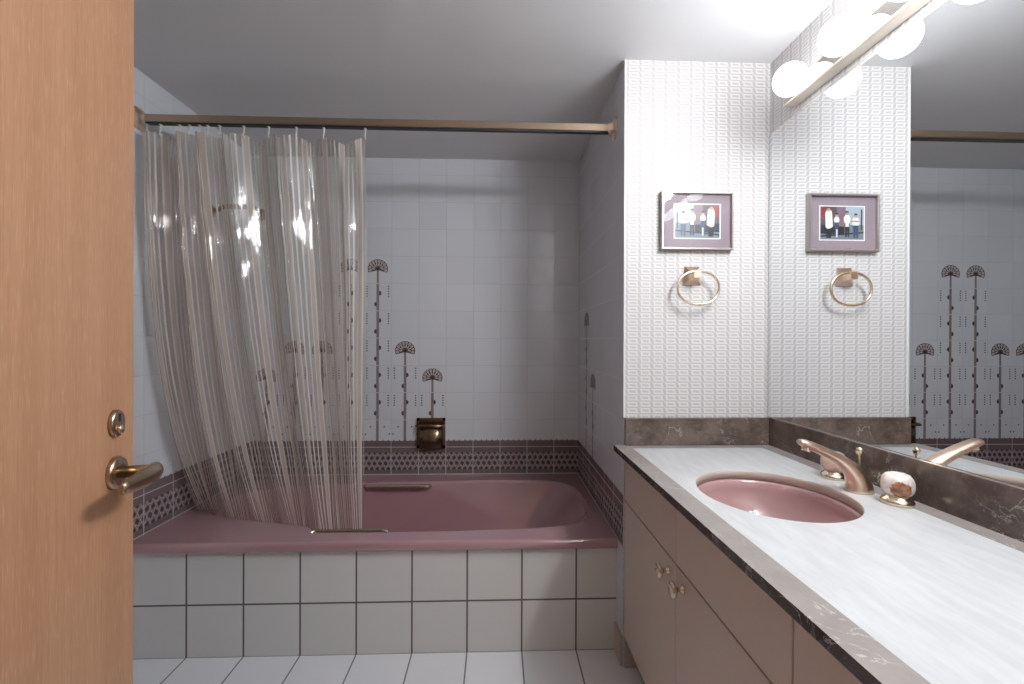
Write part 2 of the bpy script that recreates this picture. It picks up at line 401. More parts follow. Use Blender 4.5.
# the papered return wall that closes the tub alcove on the right
bm = BM(); box(bm, XR, XM, YC, Y2, 0, ZC, 6, dict(left=0))
Pr = lambda u, v: (XR - .0006, u, v); Pr2 = lambda u, v: (XR - .0010, u, v)
print_flower(bm, Pr, Pr2, Y2 - 1.5 * T, 4); print_flower(bm, Pr, Pr2, Y2 - 2.5 * T, 2)
print_band(bm, Pr, Pr2, YC + .004, Y2, Y2, 3, 4, 5)
struct('wall_right_return', bm, [m_tile_right, m_decal, m_decal_d, m_band_right, m_band_top, m_grout, m_paper_x, m_decal_f, m_decal_l, m_decal_s])
bm = BM(); box(bm, XM, XM + .1, YF - .12, Y2 + .1, 0, ZC); struct('wall_right', bm, m_paper_y)
# entry wall with the doorway the camera stands in
DX0, DX1 = -.345, .405
bm = BM(); box(bm, XL, DX0, YF - .12, YF, 0, ZC); box(bm, DX1, XM, YF - .12, YF, 0, ZC); box(bm, DX0, DX1, YF - .12, YF, 2.06, ZC)
struct('wall_front', bm, m_paper_x)
# tiled corner bead, tub apron, base tile
bm = BM(); box(bm, XR - .004, XR + .0035, YC - .004, YC + .004, ZB + .001, ZC - .001); bev(bm, .0018, 2); struct('trim_1', bm, m_trimw)
bm = BM(); box(bm, XL, XR, Y1, Y1 + .05, 0, .3865); struct('wall_tub_front', bm, m_tile_apron)
bm = BM(); box(bm, XR - .009, XR - .0007, YC + .001, Y1 - .0005, 0.0005, .105); bev(bm, .002, 2); struct('baseboard_right', bm, m_cutedge)
bm = BM(); box(bm, XR + .004, .504, YC - .010, YC - .0007, 0.0005, .105); bev(bm, .002, 2); struct('baseboard_back', bm, m_cutedge)

# ------------------------------------------------------------------ bathtub
tub = thing('bathtub', 'dusty rose built-in bathtub behind the white tiled front, below the curtain', 'bathtub', (-.44, 2.0, 0))
ctrl = [(-1.235, 1.93), (-1.19, 1.875), (-1.05, 1.83), (-.90, 1.79), (-.755, 1.752), (-.722, 1.722), (-.69, 1.698), (-.55, 1.694), (-.30, 1.696), (-.05, 1.702), (.15, 1.715), (.29, 1.74), (.37, 1.79),
        (.405, 1.87), (.415, 2.0), (.408, 2.13), (.38, 2.22), (.31, 2.285), (.18, 2.312), (0, 2.318), (-.2, 2.312), (-.34, 2.300), (-.55, 2.295), (-.8, 2.27), (-1.0, 2.235), (-1.15, 2.19), (-1.225, 2.13), (-1.245, 2.03)]
def closed_spline(P, n):
    out = []; N = len(P)
    for i in range(N):
        p0, p1, p2, p3 = (Vector(P[(i + k - 1) % N]) for k in range(4))
        for s in range(n):
            t = s / n
            out.append(.5 * ((2 * p1) + (p2 - p0) * t + (2 * p0 - 5 * p1 + 4 * p2 - p3) * t * t + (3 * p1 - p0 - 3 * p2 + p3) * t ** 3))
    return out
op = closed_spline(ctrl, 5); NO = len(op)
cc = Vector((-.42, 2.0))
def toward(k, q, t): return op[k] * (1 - t) + q * t
nrm = []
for k in range(NO):
    d = (op[(k + 1) % NO] - op[k - 1]).normalized(); nrm.append(Vector((-d.y, d.x)))
def bottom(k):
    d = op[k] - cc; a = math.atan2(d.y, d.x); e = lambda v, p: math.copysign(abs(v) ** p, v)
    ex = .30 if d.x > 0 else .64
    return Vector((cc.x + ex * e(math.cos(a), .75), cc.y + .175 * e(math.sin(a), .75)))
bm = BM()
loops = []
for off, dz in ((0, 0), (.004, -.0012), (.009, -.006), (.0125, -.014), (.015, -.03)):
    loops.append([(*(op[k] + nrm[k] * off), ZR + dz) for k in range(NO)])
for t, z in ((.12, .33), (.28, .22), (.45, .14), (.65, .095), (.85, .078), (1.0, .072)):
    loops.append([(*((op[k] + nrm[k] * .015) * (1 - t) + bottom(k) * t), z) for k in range(NO)])
R = loft(bm, loops)
bm.faces.new(R[-1])
yf = Y1 - .004
oc = []
xs = [XL + .001 + (XR - XL - .002) * i / 24 for i in range(25)]
outer = [bm.verts.new((x, yf, ZR)) for x in xs] + [bm.verts.new((XR - .001, y, ZR)) for y in (1.8, 2.0, 2.2, Y2 - .002)] + \
        [bm.verts.new((x, Y2 - .002, ZR)) for x in xs[::-1][1:]] + [bm.verts.new((XL + .001, y, ZR)) for y in (2.2, 2.0, 1.8)]
ed = [bm.edges.new((outer[i], outer[(i + 1) % len(outer)])) for i in range(len(outer))]
rim_e = [bm.edges.get((R[0][k], R[0][(k + 1) % NO])) for k in range(NO)]
bmesh.ops.triangle_fill(bm, use_beauty=True, use_dissolve=False, edges=ed + rim_e)
prof = [(yf, ZR), (yf - .006, ZR - .0012), (yf - .0115, ZR - .005), (yf - .0145, ZR - .011), (yf - .015, ZR - .020), (yf - .0142, ZR - .030), (yf - .010, ZR - .0352), (Y1 + .003, ZR - .0352)]
loft(bm, [[(x, y, z) for x in xs] for y, z in prof], close=False)
bmesh.ops.remove_doubles(bm, verts=bm.verts[:], dist=.0004)
obj('tub_shell', bm, m_pink, tub)
def grab(x0, x1, y, z, sy, lab, rr):
    bm = BM(); n = 14
    path = [(x0, y - sy * .02, z - .004)] + [(x0 + (x1 - x0) * (i / n), y + sy * .004 * math.sin(PI * i / n), z) for i in range(n + 1)] + [(x1, y - sy * .02, z - .004)]
    path = [(x0 + .004, y - sy * .016, z - .003), (x0 + .006, y, z)] + [(x0 + .02 + (x1 - x0 - .04) * i / n, y + sy * .004, z) for i in range(n + 1)] + [(x1 - .006, y, z), (x1 - .004, y - sy * .016, z - .003)]
    tube(bm, path, rr, 12, sq=[(1, .85)] * len(path))
    obj('grab_handle', bm, m_grab, tub, label=lab)
grab(-.718, -.42, 1.704, .4235, 1, 'metal grab handle on the front inner edge of the tub', .0085)
grab(-.68, -.345, 2.262, .409, -1, 'metal grab handle on the back inner edge of the tub', .0125)

# ------------------------------------------------------------------ curtain rod, hooks, curtain
YR, ZRD = 1.6675, 1.983
rod = thing('curtain_rod', 'bronze square curtain rod spanning the tub alcove wall to wall', 'curtain rod', (-.44, YR, ZRD))
bm = BM(); box(bm, XL + .016, XR - .012, YR - .0125, YR + .0125, ZRD - .013, ZRD + .015); bev(bm, .003, 2); obj('tube', bm, m_rod, rod)
bm = BM(); box(bm, XL + .03, XR - .022, YR - .0085, YR + .0085, ZRD - .019, ZRD - .0128); obj('hook_track', bm, m_dark, rod, label='dark track slot under the rod')
def flange(x, s, lab):
    bm = BM(); P = [(.040, 0), (.040, .004), (.036, .007), (.024, .012), (.0195, .020), (.0185, .030)]
    L = [[(x + s * h, YR + r * cy * .8, ZRD + r * cz) for cy, cz in ((-1, -.55), (-.55, -1), (.55, -1), (1, -.55), (1, .55), (.55, 1), (-.55, 1), (-1, .55))] for r, h in P]
    R = loft(bm, L, smooth=False); bm.faces.new(R[0]); bm.faces.new(R[-1]); obj('end_flange', bm, m_brass, rod, label=lab)
flange(XL, 1, 'flared bronze end flange on the left wall'); flange(XR - .001, -1, 'flared bronze end flange on the right wall')
XH = [-1.306, -1.255, -1.186, -1.150, -1.113, -1.084, -1.040, -.952, -.860, -.758, -.656, -.501]
ordn = ['leftmost white curtain hook, against the left wall under the rod', 'second white curtain hook from the left wall on the rod', 'third white curtain hook from the left wall, in the bunched folds',
        'fourth white curtain hook from the left wall, in the bunched folds', 'fifth white curtain hook from the left wall, in the bunched folds', 'sixth white curtain hook from the left wall, in the bunched folds',
        'sixth white curtain hook from the curtain free edge, where the bunched folds end', 'fifth white curtain hook from the free right edge of the curtain', 'fourth white curtain hook from the free right edge of the curtain',
        'third white curtain hook from the free right edge of the curtain', 'second white curtain hook from the free right edge of the curtain', 'rightmost white curtain hook, at the free edge of the curtain']
bm = BM(); a = []
tube(bm, [(0, 0, .034), (0, 0, .012), (.0, -.004, .004), (0, -.006, -.003), (0, -.002, -.010), (0, .004, -.008), (0, .005, -.001)], [.0032, .0028, .0022, .002, .002, .002, .0016], 8)
box(bm, -.004, .004, -.006, .006, .030, .037)
hk = obj('curtain_hook', bm, m_white)
ZH = 1.940
for i, x in enumerate(XH):
    o = hk if i == 0 else hk.copy()
    if i: C.objects.link(o)
    o.location = (x, YR, ZH - .008); tag(o, ordn[i], 'curtain hook', 'white hooks on the curtain rod')

def rim_front(x):     # inner front edge of the tub opening
    pts = [(-1.235, 1.90), (-1.19, 1.875), (-1.05, 1.83), (-.90, 1.79), (-.755, 1.752), (-.69, 1.698), (-.45, 1.695)]
    for (a, b), (c, d) in zip(pts, pts[1:]):
        if x <= c: t = max(0, (x - a) / (c - a)); return b + (d - b) * t
    return 1.695
bm = BM(); uvl = bm.loops.layers.uv.new('UVMap')
NI = len(XH) - 1; SS = 26; NV = 110; LI = .155
ztop, zbot = ZH - .006, .388
rnd = random.Random(11); XBOT = []
for i in range(NI + 1):
    t = i / NI; XBOT.append(-1.298 + (.778) * (t ** 1.0) + (rnd.uniform(-.012, .012) if 0 < i < NI else 0))
ph = [(rnd.uniform(0, 6.28), rnd.uniform(.7, 1.4)) for _ in range(NI)]
grid = []
for j in range(NV + 1):
    v = j / NV; row = []
    for i in range(NI * SS + 1):
        k = min(i // SS, NI - 1); s = i / SS - k
        e = v ** 1.7
        xa, xb = XH[k] * (1 - e) + XBOT[k] * e, XH[k + 1] * (1 - e) + XBOT[k + 1] * e
        D = abs(xb - xa); A = .5 * math.sqrt(max(LI * LI - D * D, 1e-5)) * .62
        A = max(A, .010); A = A * (1 - e) + min(A, .030) * e
        A *= (1 - .72 * max(0, (v - .8) / .2))
        sg = 1 if k % 2 else -1
        sn = math.sin(PI * s)
        y = sg * A * sn
        x = xa + (xb - xa) * s + .28 * A * math.sin(2 * PI * s) * (1 - .5 * v)
        # secondary pleats and creases that fade in below the hooks
        wv = min(1, v * 6) * (1 - max(0, (v - .85) / .15) * .8)
        p, w = ph[k]
        y += wv * (.0065 * math.sin(2 * PI * s * 2 * w + p + .4 * v) * sn + .0022 * math.sin(2 * PI * s * 4 + p * 2 + .5 * v) * sn)
        # top swag between hooks
        sag = (.012 + .20 * max(0, D - .06)) * sn * (1 - v) ** 6
        xe = XBOT[k] + (XBOT[k + 1] - XBOT[k]) * s; q = min(1, max(0, (-1.14 - xe) / .07))
        z = ztop + (zbot + (ZR + .007 - zbot) * q - ztop) * v - sag
        y += .014 * math.sin(PI * s * 3 + (1 - v) * 9) * sn * math.exp(-v * 9) * (1 if D > .06 else .3)
        cr = wv * math.exp(-2.2 * v)
        y += cr * (.0055 * math.sin(38 * x + 11 * z + p) * math.sin(21 * z - 21 * x) + .0024 * math.sin(83 * x - 31 * z + 2 * p)) * sn ** .5
        yb = rim_front(x) + .026
        g = v ** 2.8
        tl = min(1, v / .38); tl = .040 * (tl - tl * tl * .3) / .7 * min(1, .15 + i / (NI * SS) * 2)
        x = max(x, XL + .008)
        row.append(bm.verts.new((x, (YR + tl) * (1 - g) + yb * g + y, z)))
    grid.append(row)
for j in range(NV):
    for i in range(NI * SS):
        f = bm.faces.new((grid[j][i], grid[j + 1][i], grid[j + 1][i + 1], grid[j][i + 1])); f.smooth = True
        for lp, (ii, jj) in zip(f.loops, ((i, j), (i, j + 1), (i + 1, j + 1), (i + 1, j))): lp[uvl].uv = (ii / SS * LI, jj / NV * 1.5)
cur = obj('shower_curtain', bm, m_vinyl, recalc=False)
tag(cur, 'clear striped vinyl shower curtain bunched to the left, hanging into the tub', 'shower curtain')

# ------------------------------------------------------------------ shower head, soap dish
sh = thing('wall_shower', 'dark bronze shower on the left wall, seen through the curtain', 'shower', (XL, 2.08, 1.775))
bm = BM(); lathe(bm, [(.028, 0), (.028, .004), (.02, .010), (.0115, .016)], (XL, 2.08, 1.765), (1, 0, 0), 24); obj('wall_flange', bm, m_bronze, sh)
bm = BM(); tube(bm, [(XL + .01, 2.08, 1.765), (XL + .03, 2.08, 1.772), (XL + .055, 2.08, 1.784), (XL + .08, 2.08, 1.786), (XL + .15, 2.08, 1.786), (XL + .175, 2.08, 1.783), (XL + .19, 2.08, 1.777)], .0105, 12); obj('arm', bm, m_bronze, sh)
bm = BM(); lathe(bm, [(.010, -.005), (.014, .0), (.014, .012), (.011, .018), (.016, .024), (.026, .040), (.030, .052), (.029, .058), (.024, .059)], (XL + .19, 2.08, 1.779), (.8, 0, -.6), 24); obj('spray_head', bm, m_bronze, sh)

sx0, sx1, sz0, sz1 = -.438, -.283, .572, .737
sd = thing('soap_dish', 'aged brass soap dish with grab bar on the back tile wall, over the tub', 'soap dish', ((sx0 + sx1) / 2, Y2, sz0))
bm = BM(); yb = Y2 - .0012
w = .014
for (a, b, c, d) in ((sx0, sx1, sz1 - w, sz1), (sx0, sx1, sz0, sz0 + w), (sx0, sx0 + w, sz0, sz1), (sx1 - w, sx1, sz0, sz1)): box(bm, a, b, yb - .016, yb, c, d)
box(bm, sx0 + w, sx1 - w, yb - .004, yb, sz0 + w, sz1 - w)
obj('frame', bm, m_soap, sd)
bm = BM(); n = 18
inner = []
def sarc(r, dep, z): return [((sx0 + sx1) / 2 + r * -math.cos(PI * i / n), yb - .004 - dep * math.sin(PI * i / n) ** .5, z) for i in range(n + 1)]
hw = (sx1 - sx0) / 2 - w - .001
L = [sarc(hw * .97, .043, sz0 + .002), sarc(hw, .046, sz0 + .006), sarc(hw, .047, sz0 + .05), sarc(hw, .048, sz0 + .112), sarc(hw - .004, .044, sz0 + .113), sarc(hw - .005, .042, sz0 + .05), sarc(hw * .95, .038, sz0 + .010)]
loft(bm, L, close=False)
quad(bm, L[0]); quad(bm, L[-1])
obj('dish', bm, m_soap, sd)
bm = BM(); zb = sz0 + .128
tube(bm, [(sx0 + .006, yb - .012, zb), (sx0 + .004, yb - .040, zb), (sx0 + .010, yb - .052, zb), (sx1 - .010, yb - .052, zb), (sx1 - .004, yb - .040, zb), (sx1 - .006, yb - .012, zb)], .0075, 10); obj('grab_bar', bm, m_soap, sd)

# ------------------------------------------------------------------ picture
px0, px1, pz0, pz1 = .579, .839, 1.488, 1.695
pic = thing('framed_picture', 'framed photograph of cooks in white with a mauve mat, above the towel ring', 'picture', ((px0 + px1) / 2, YC, pz0))
bm = BM(); D = .022; yb = YC - .001; w = .0085
def frame_ring(bm, x0, x1, z0, z1, prof):
    loops = []
    for ins, y in prof: loops.append([(x0 + ins, y, z0 + ins), (x1 - ins, y, z0 + ins), (x1 - ins, y, z1 - ins), (x0 + ins, y, z1 - ins)])
    loops.append(loops[0]); loft(bm, loops, smooth=False)
frame_ring(bm, px0, px1, pz0, pz1, [(0, yb), (0, yb - D + .002), (.002, yb - D), (w - .002, yb - D), (w, yb - D + .002), (w, yb)])
bmesh.ops.remove_doubles(bm, verts=bm.verts[:], dist=1e-5)
obj('frame', bm, m_frame, pic)
bm = BM(); box(bm, px0 + w, px1 - w, yb - .010, yb - .001, pz0 + w, pz1 - w); obj('mat_board', bm, m_mat, pic)
qx0, qx1, qz0, qz1 = .6265, .796, 1.528, 1.654
cols = dict(white=(.72, .72, .72), wall=(.10, .085, .08), dark=(.02, .024, .035), navy=(.04, .07, .13), street=(.15, .19, .23), red=(.24, .05, .05), skin=(.42, .26, .20), cream=(.70, .66, .64), sky=(.32, .40, .46), mauve=(.20, .13, .17))
pm = [plain('photo_' + k, v, .3) for k, v in cols.items()]; pk = list(cols)
bm = BM(); lay = [yb - .0104]
def shape(pts, c, dy=0):
    lay[0] -= .00002
    quad(bm, [(qx0 + (qx1 - qx0) * a, lay[0], qz1 - (qz1 - qz0) * b) for a, b in pts], pk.index(c))
R4 = lambda a, b, c, d: [(a, b), (c, b), (c, d), (a, d)]
OV = lambda a, b, r, s: [(a + r * math.cos(2 * PI * k / 12), b + s * math.sin(2 * PI * k / 12)) for k in range(12)]
shape(R4(0, 0, 1, 1), 'white'); shape(R4(.025, .03, .975, .97), 'street'); shape(R4(.025, .03, .42, .55), 'sky'); shape(R4(.42, .03, .62, .62), 'mauve'); shape(R4(.62, .03, .975, .66), 'wall')
shape(R4(.86, .03, .975, .38), 'red'); shape([(.45, .6), (.975, .55), (.975, .8), (.45, .82)], 'dark'); shape([(.025, .74), (.975, .86), (.975, .90), (.025, .78)], 'dark')
shape(R4(.06, .1, .09, .7), 'dark')
def person(x, head, torso, hip, foot, w, top, legs, apron=False):
    shape([(x - w * .7, hip), (x + w * .7, hip), (x + w * .55, foot), (x + w * .1, foot), (x, hip + .12), (x - w * .2, foot), (x - w * .6, foot)], legs)
    shape([(x - w * .5, torso), (x + w * .5, torso), (x + w, torso + .08), (x + w * .95, hip - .08), (x + w * .7, hip), (x - w * .7, hip), (x - w * .95, hip - .08), (x - w, torso + .08)], top)
    if apron: shape([(x - w * .5, torso + .15), (x + w * .45, torso + .15), (x + w * .5, hip + .1), (x - w * .5, hip + .1)], 'cream')
    shape(OV(x, head, .035, .05), 'skin'); shape([(x - .036, head - .015), (x - .03, head - .06), (x + .03, head - .06), (x + .036, head - .015)], 'dark')
person(.20, .28, .34, .56, .92, .085, 'white', 'navy'); shape(R4(.12, .42, .31, .47), 'skin')
person(.39, .21, .27, .50, .90, .075, 'white', 'dark', True); person(.62, .27, .32, .48, .88, .065, 'white', 'navy'); shape(R4(.60, .68, .63, .9), 'white')
shape([(.72, .24), (.73, .16), (.78, .12), (.84, .14), (.87, .24), (.86, .62), (.80, .68), (.70, .6)], 'white'); shape(OV(.80, .13, .04, .05), 'skin'); shape([(.72, .66), (.86, .66), (.84, .93), (.74, .93)], 'dark')
obj('photograph', bm, pm, pic, recalc=False)
bm = BM(); box(bm, px0 + w + .0006, px1 - w - .0006, yb - .0175, yb - .0160, pz0 + w + .0006, pz1 - w - .0006); obj('glass_pane', bm, m_glass, pic)

# ------------------------------------------------------------------ towel ring
tr = thing('towel_ring', 'brass towel ring on a square mount, on the papered wall under the picture', 'towel ring', (.697, YC, 1.35))
mx, mz = .696, 1.398
bm = BM()
def sqr(r, y, flare=0): return [(mx - r - flare, y, mz - r * 1.12), (mx + r + flare, y, mz - r * 1.12), (mx + r - flare, y, mz + r * 1.12), (mx - r + flare, y, mz + r * 1.12)]
R = loft(bm, [sqr(.0290, YC - .001, .003), sqr(.0290, YC - .005, .003), sqr(.024, YC - .010, .002), sqr(.016, YC - .018), sqr(.0125, YC - .028), sqr(.012, YC - .050)], smooth=False); bm.faces.new(R[0]); bm.faces.new(R[-1])
obj('mount', bm, m_brass, tr)
bm = BM()
yr0 = YC - .042; rx, rz = .0735, .0575; zc = 1.350
tube(bm, [((.7015) + rx * math.copysign(abs(math.cos(t)) ** .92, math.cos(t)), yr0 + .010 * (1 + math.sin(t)) * 0, zc + rz * math.copysign(abs(math.sin(t)) ** .92, math.sin(t))) for t in [2 * PI * k / 64 for k in range(64)]], .0047, 10, closed=True)
obj('ring', bm, m_gold, tr)

# ------------------------------------------------------------------ mirror and vanity light
XMF = .9760      # mirror face
mir = thing('wall_mirror', 'large frameless wall mirror above the stone backsplash', 'mirror', (XM, .8, ZB))
bm = BM(); box(bm, XMF, XM - .0006, .06, YC - .003, ZB + .004, 1.909); bev(bm, .0012, 1); obj('mirror_glass', bm, m_mirror, mir)
bm = BM(); box(bm, XMF - .0022, XM - .0006, .055, YC - .002, ZB + .0003, ZB + .0038); obj('bottom_channel', bm, m_alu, mir, label='thin bright metal channel holding the lower edge')
BY = [1.303 - .191 * k for k in range(6)]; BX, BZ, BR = .8945, 1.966, .0475
lt = thing('vanity_light', 'bright metal bar light with round globe bulbs, on the wall above the mirror', 'vanity light', (XM, .825, 1.935))
ly0, ly1 = BY[-1] - .096, BY[0] + .096
PX = .939
def strip(pts):
    bm = BM(); R = loft(bm, [[(x, y, z) for y in (ly0, ly1)] for x, z in pts + pts[:1]], close=False, smooth=False)
    bmesh.ops.remove_doubles(bm, verts=bm.verts[:], dist=1e-6); es = [e for e in bm.edges if len(e.link_faces) == 1]
    bmesh.ops.contextual_create(bm, geom=[e for e in es if abs(e.verts[0].co.y - ly0) < 1e-4]); bmesh.ops.contextual_create(bm, geom=[e for e in es if abs(e.verts[0].co.y - ly1) < 1e-4]); return bm
obj('back_plate', strip([(PX, 1.9425), (PX, 1.988), (PX + .003, 1.991), (XM - .001, 1.991), (XM - .001, 1.9405), (PX + .004, 1.9405)]), m_chrome, lt)
obj('lower_rail', strip([(PX + .001, 1.9418), (PX - .0005, 1.9398), (PX + .001, 1.9376), (PX + .004, 1.9368), (XM - .003, 1.9360), (XM - .003, 1.9400), (PX + .0035, 1.9400)]), m_rail, lt, label='pale satin metal rail along the bottom of the light bar')
for k, y in enumerate(BY):
    bm = BM(); lathe(bm, [(.0205, .0002), (.0205, .0018), (.0195, .0024), (.0178, .0024)], (PX, y, BZ), (-1, 0, 0), 24); s = obj('socket', bm, m_chrome, lt)
    bm = BM(); n = 20
    lathe(bm, [(BR * math.sin(t), BR * math.cos(t) * -1) for t in [.36 + (PI - .36) * i / n for i in range(n)]] + [(1e-4, BR)], (BX, y, BZ), (-1, 0, 0), 32)
    obj('bulb', bm, m_bulbs[k], lt)

# ------------------------------------------------------------------ vanity: cabinet, countertop, backsplash, sink, faucet
CY0, CY1 = .06, YC - .001
FX = .4555                                   # door faces
vc = thing('vanity_cabinet', 'beige vanity cabinet with flat doors and brass knobs under the countertop', 'cabinet', (.7, .8, 0))
bm = BM(); 
xa, xb, th = FX + .018, XM - .002, .016
for q in ((xa, xb, CY0, CY0 + th, .112, .762), (xa, xb, CY1 - th, CY1, .112, .762), (xa, xb, CY0 + th, CY1 - th, .112, .128), (xb - th, xb, CY0 + th, CY1 - th, .128, .762), (xa, xa + th, CY0 + th, CY1 - th, .745, .762), (xa, xa + th, CY0 + th, CY1 - th, .585, .61)): box(bm, *q)
obj('carcass', bm, m_cab, vc)
bm = BM(); box(bm, .505, XM - .002, CY0, CY1, .0005, .1115); obj('toe_kick', bm, m_kick, vc, label='dark recessed toe kick')
splits = [1.5345, 1.0865, .652, .2175, CY0]
for k in range(4):
    a, b = splits[k + 1] + .0015, splits[k] - .0015
    bm = BM(); box(bm, FX, FX + .0176, a, b, .5995, .765); bev(bm, .0012, 1); obj('drawer_front', bm, m_cab, vc)
    bm = BM(); box(bm, FX, FX + .0176, a, b, .114, .5945); bev(bm, .0012, 1); dr = obj('door', bm, m_cab, vc)
    if k < 4:
        y = (a + .043) if k % 2 == 0 else (b - .043)
        bm = BM(); lathe(bm, [(.0105, .0002), (.0105, .003), (.006, .007), (.0055, .014), (.010, .019), (.0185, .023), (.0202, .027), (.018, .031), (.0115, .0338), (.0075, .0332), (.0045, .0348), (.0001, .0354)], (FX, y, .5585), (-1, 0, 0), 28)
        if k < 3: obj('knob', bm, m_gold, dr)
        else: bm.free()
# countertop, with the sink opening
SX, SY, SA, SB = .676, 1.042, .171, .178
ct = thing('countertop', 'white stone vanity countertop with a taupe stone border, around the pink sink', 'countertop', (.7, .8, ZT - .02))
NE = 72
ell = lambda da, z: [(SX + (SA + da) * math.cos(2 * PI * k / NE), SY + (SB + da) * math.sin(2 * PI * k / NE), z) for k in range(NE)]
wx0, wx1, wy0, wy1 = .4705, .9265, CY0, 1.4835
bm = BM()
cor = [(wx0, wy0), (wx1, wy0), (wx1, wy1), (wx0, wy1)]
def onrect(k):
    a = 2 * PI * k / NE; dx, dy = math.cos(a), math.sin(a)
    t = min((((wx1 if dx > 0 else wx0) - SX) / dx) if abs(dx) > 1e-6 else 9, (((wy1 if dy > 0 else wy0) - SY) / dy) if abs(dy) > 1e-6 else 9)
    return [SX + dx * t, SY + dy * t]
rect = [onrect(k) for k in range(NE)]
for c in cor:
    k = min(range(NE), key=lambda q: (rect[q][0] - c[0]) ** 2 + (rect[q][1] - c[1]) ** 2); rect[k] = list(c)
rz = lambda z: [(x, y, z) for x, y in rect]
R = loft(bm, [rz(ZT - .022), ell(0, ZT - .022), ell(0, ZT - .0015), ell(.0015, ZT), rz(ZT), rz(ZT - .022)], smooth=False)
for f in bm.faces:
    zs = [v.co.z for v in f.verts]; 
    if max(zs) - min(zs) > .0005 and all(abs((v.co.x - SX) ** 2 / SA ** 2 + (v.co.y - SY) ** 2 / SB ** 2 - 1) < .05 for v in f.verts): f.material_index = 1; f.smooth = True
bmesh.ops.remove_doubles(bm, verts=bm.verts[:], dist=1e-6)
obj('white_slab', bm, [m_trav, m_cutedge], ct, label='white travertine slab with an oval sink opening')
bm = BM(); x1e = .9730; zt = ZT + .0002
def prism(bm, pts, z0, z1):
    a = [bm.verts.new((x, y, z0)) for x, y in pts]; b = [bm.verts.new((x, y, z1)) for x, y in pts]; n = len(pts)
    bm.faces.new(a[::-1]); bm.faces.new(b)
    for i in range(n): bm.faces.new((a[i], a[(i + 1) % n], b[(i + 1) % n], b[i]))
bx = [(.417, wx0 - .0003), (wx1 + .0003, x1e)]; byc = wy1 + .0003; bye = YC - .0008; gridv = {}
def bv(x, y, z):
    key = (round(x, 5), round(y, 5), round(z, 5))
    if key not in gridv: gridv[key] = bm.verts.new((x, y, z))
    return gridv[key]
rects = [(.417, bx[0][1], CY0, byc), (bx[1][0], x1e, CY0, byc), (.417, bx[0][1], byc, bye), (bx[0][1], bx[1][0], byc, bye), (bx[1][0], x1e, byc, bye)]
z0 = ZT - .0195
for a, b, c, d in rects:
    bm.faces.new([bv(a, c, zt), bv(b, c, zt), bv(b, d, zt), bv(a, d, zt)]); bm.faces.new([bv(a, d, z0), bv(b, d, z0), bv(b, c, z0), bv(a, c, z0)])
for e in [e for e in bm.edges if len(e.link_faces) == 1 and e.verts[0].co.z > ZT - .005]:
    p, q = e.verts; bm.faces.new([p, q, bv(q.co.x, q.co.y, z0), bv(p.co.x, p.co.y, z0)])
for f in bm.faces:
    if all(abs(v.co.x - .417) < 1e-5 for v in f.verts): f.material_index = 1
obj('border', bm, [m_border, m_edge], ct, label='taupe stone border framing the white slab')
bm = BM(); box(bm, x1e, XM - .0008, CY0, YC - .001, ZT - .019, ZB); bev(bm, .0008, 1)
tag(obj('backsplash', bm, m_stone), 'long dark brown stone backsplash strip below the mirror', 'backsplash')
bm = BM(); box(bm, XR + .001, x1e - .0004, YC - .0175, YC - .0009, ZT + .0003, ZB); bev(bm, .0008, 1)
tag(obj('backsplash', bm, m_stone), 'short taupe stone backsplash under the papered wall with the picture', 'backsplash')
# sink
sk = thing('sink', 'dusty rose oval sink set under the white countertop', 'sink', (SX, SY, ZT - .16))
bm = BM(); L = [ell(.018, ZT - .0315), ell(.004, ZT - .0315)]
for t in [i / 12 for i in range(0, 13)]:
    a = t * PI / 2; r = math.cos(a) ** .75 if t < 1 else .0; r = max(r, .13)
    L.append([(SX + .012 * t + (SA + .002) * r * math.cos(2 * PI * k / NE), SY + (SB + .002) * r * math.sin(2 * PI * k / NE), ZT - .0335 - .12 * math.sin(a)) for k in range(NE)])
R = loft(bm, L); bm.faces.new(R[-1])
o = obj('bowl', bm, m_sinkpink, sk)
sm = o.modifiers.new('thickness', 'SOLIDIFY'); sm.thickness = .008; sm.offset = 1
bm = BM(); lathe(bm, [(.021, 0), (.021, .003), (.016, .004), (.013, .002), (.0001, .0015)], (SX + .012, SY, ZT - .1535), (0, 0, 1), 24); obj('drain', bm, m_brass, sk)
# faucet
fx, fy = .9035, 1.045
fc = thing('faucet', 'satin brass faucet with an arched spout and two round onyx handles behind the sink', 'faucet', (fx, fy, ZT))
bm = BM()
path = [(.8965, ZT + .0004, .0325, .86, 1), (.8963, ZT + .010, .031, .87, 1), (.893, .820, .0265, .92, 1), (.884, .838, .0215, 1.02, 1), (.871, .854, .0175, 1.2, 1), (.853, .868, .0145, 1.4, 1), (.834, .8795, .0128, 1.55, 1), (.80, .8955, .0115, 1.6, 1), (.772, .9075, .0105, 1.6, 1), (.756, .9135, .0098, 1.6, 1), (.747, .916, .0078, 1.6, 1), (.7415, .917, .004, 1.7, 1)]
rings = []
for i, (x, z, r, ky, kz) in enumerate(path):
    p = Vector((x, fy, z)); a = path[max(i - 1, 0)]; b = path[min(i + 1, len(path) - 1)]
    d = Vector((b[0] - a[0], 0, b[1] - a[1])).normalized()
    if i == 0: d = Vector((0, 0, 1))
    nn = Vector((0, 1, 0)); bb = d.cross(nn)
    rings.append([tuple(p + nn * r * ky * math.cos(t) + bb * r * kz * math.sin(t)) for t in [2 * PI * k / 28 for k in range(28)]])
R = loft(bm, rings); bm.faces.new(R[0]); bm.faces.new(R[-1])
sp = obj('spout', bm, m_brass, fc)
bm = BM(); lathe(bm, [(.0105, 0), (.0105, .012), (.009, .0135), (.007, .0125), (.0001, .0125)], (.764, fy, .9065), (-.25, 0, -1), 20); obj('aerator', bm, m_gold, sp)
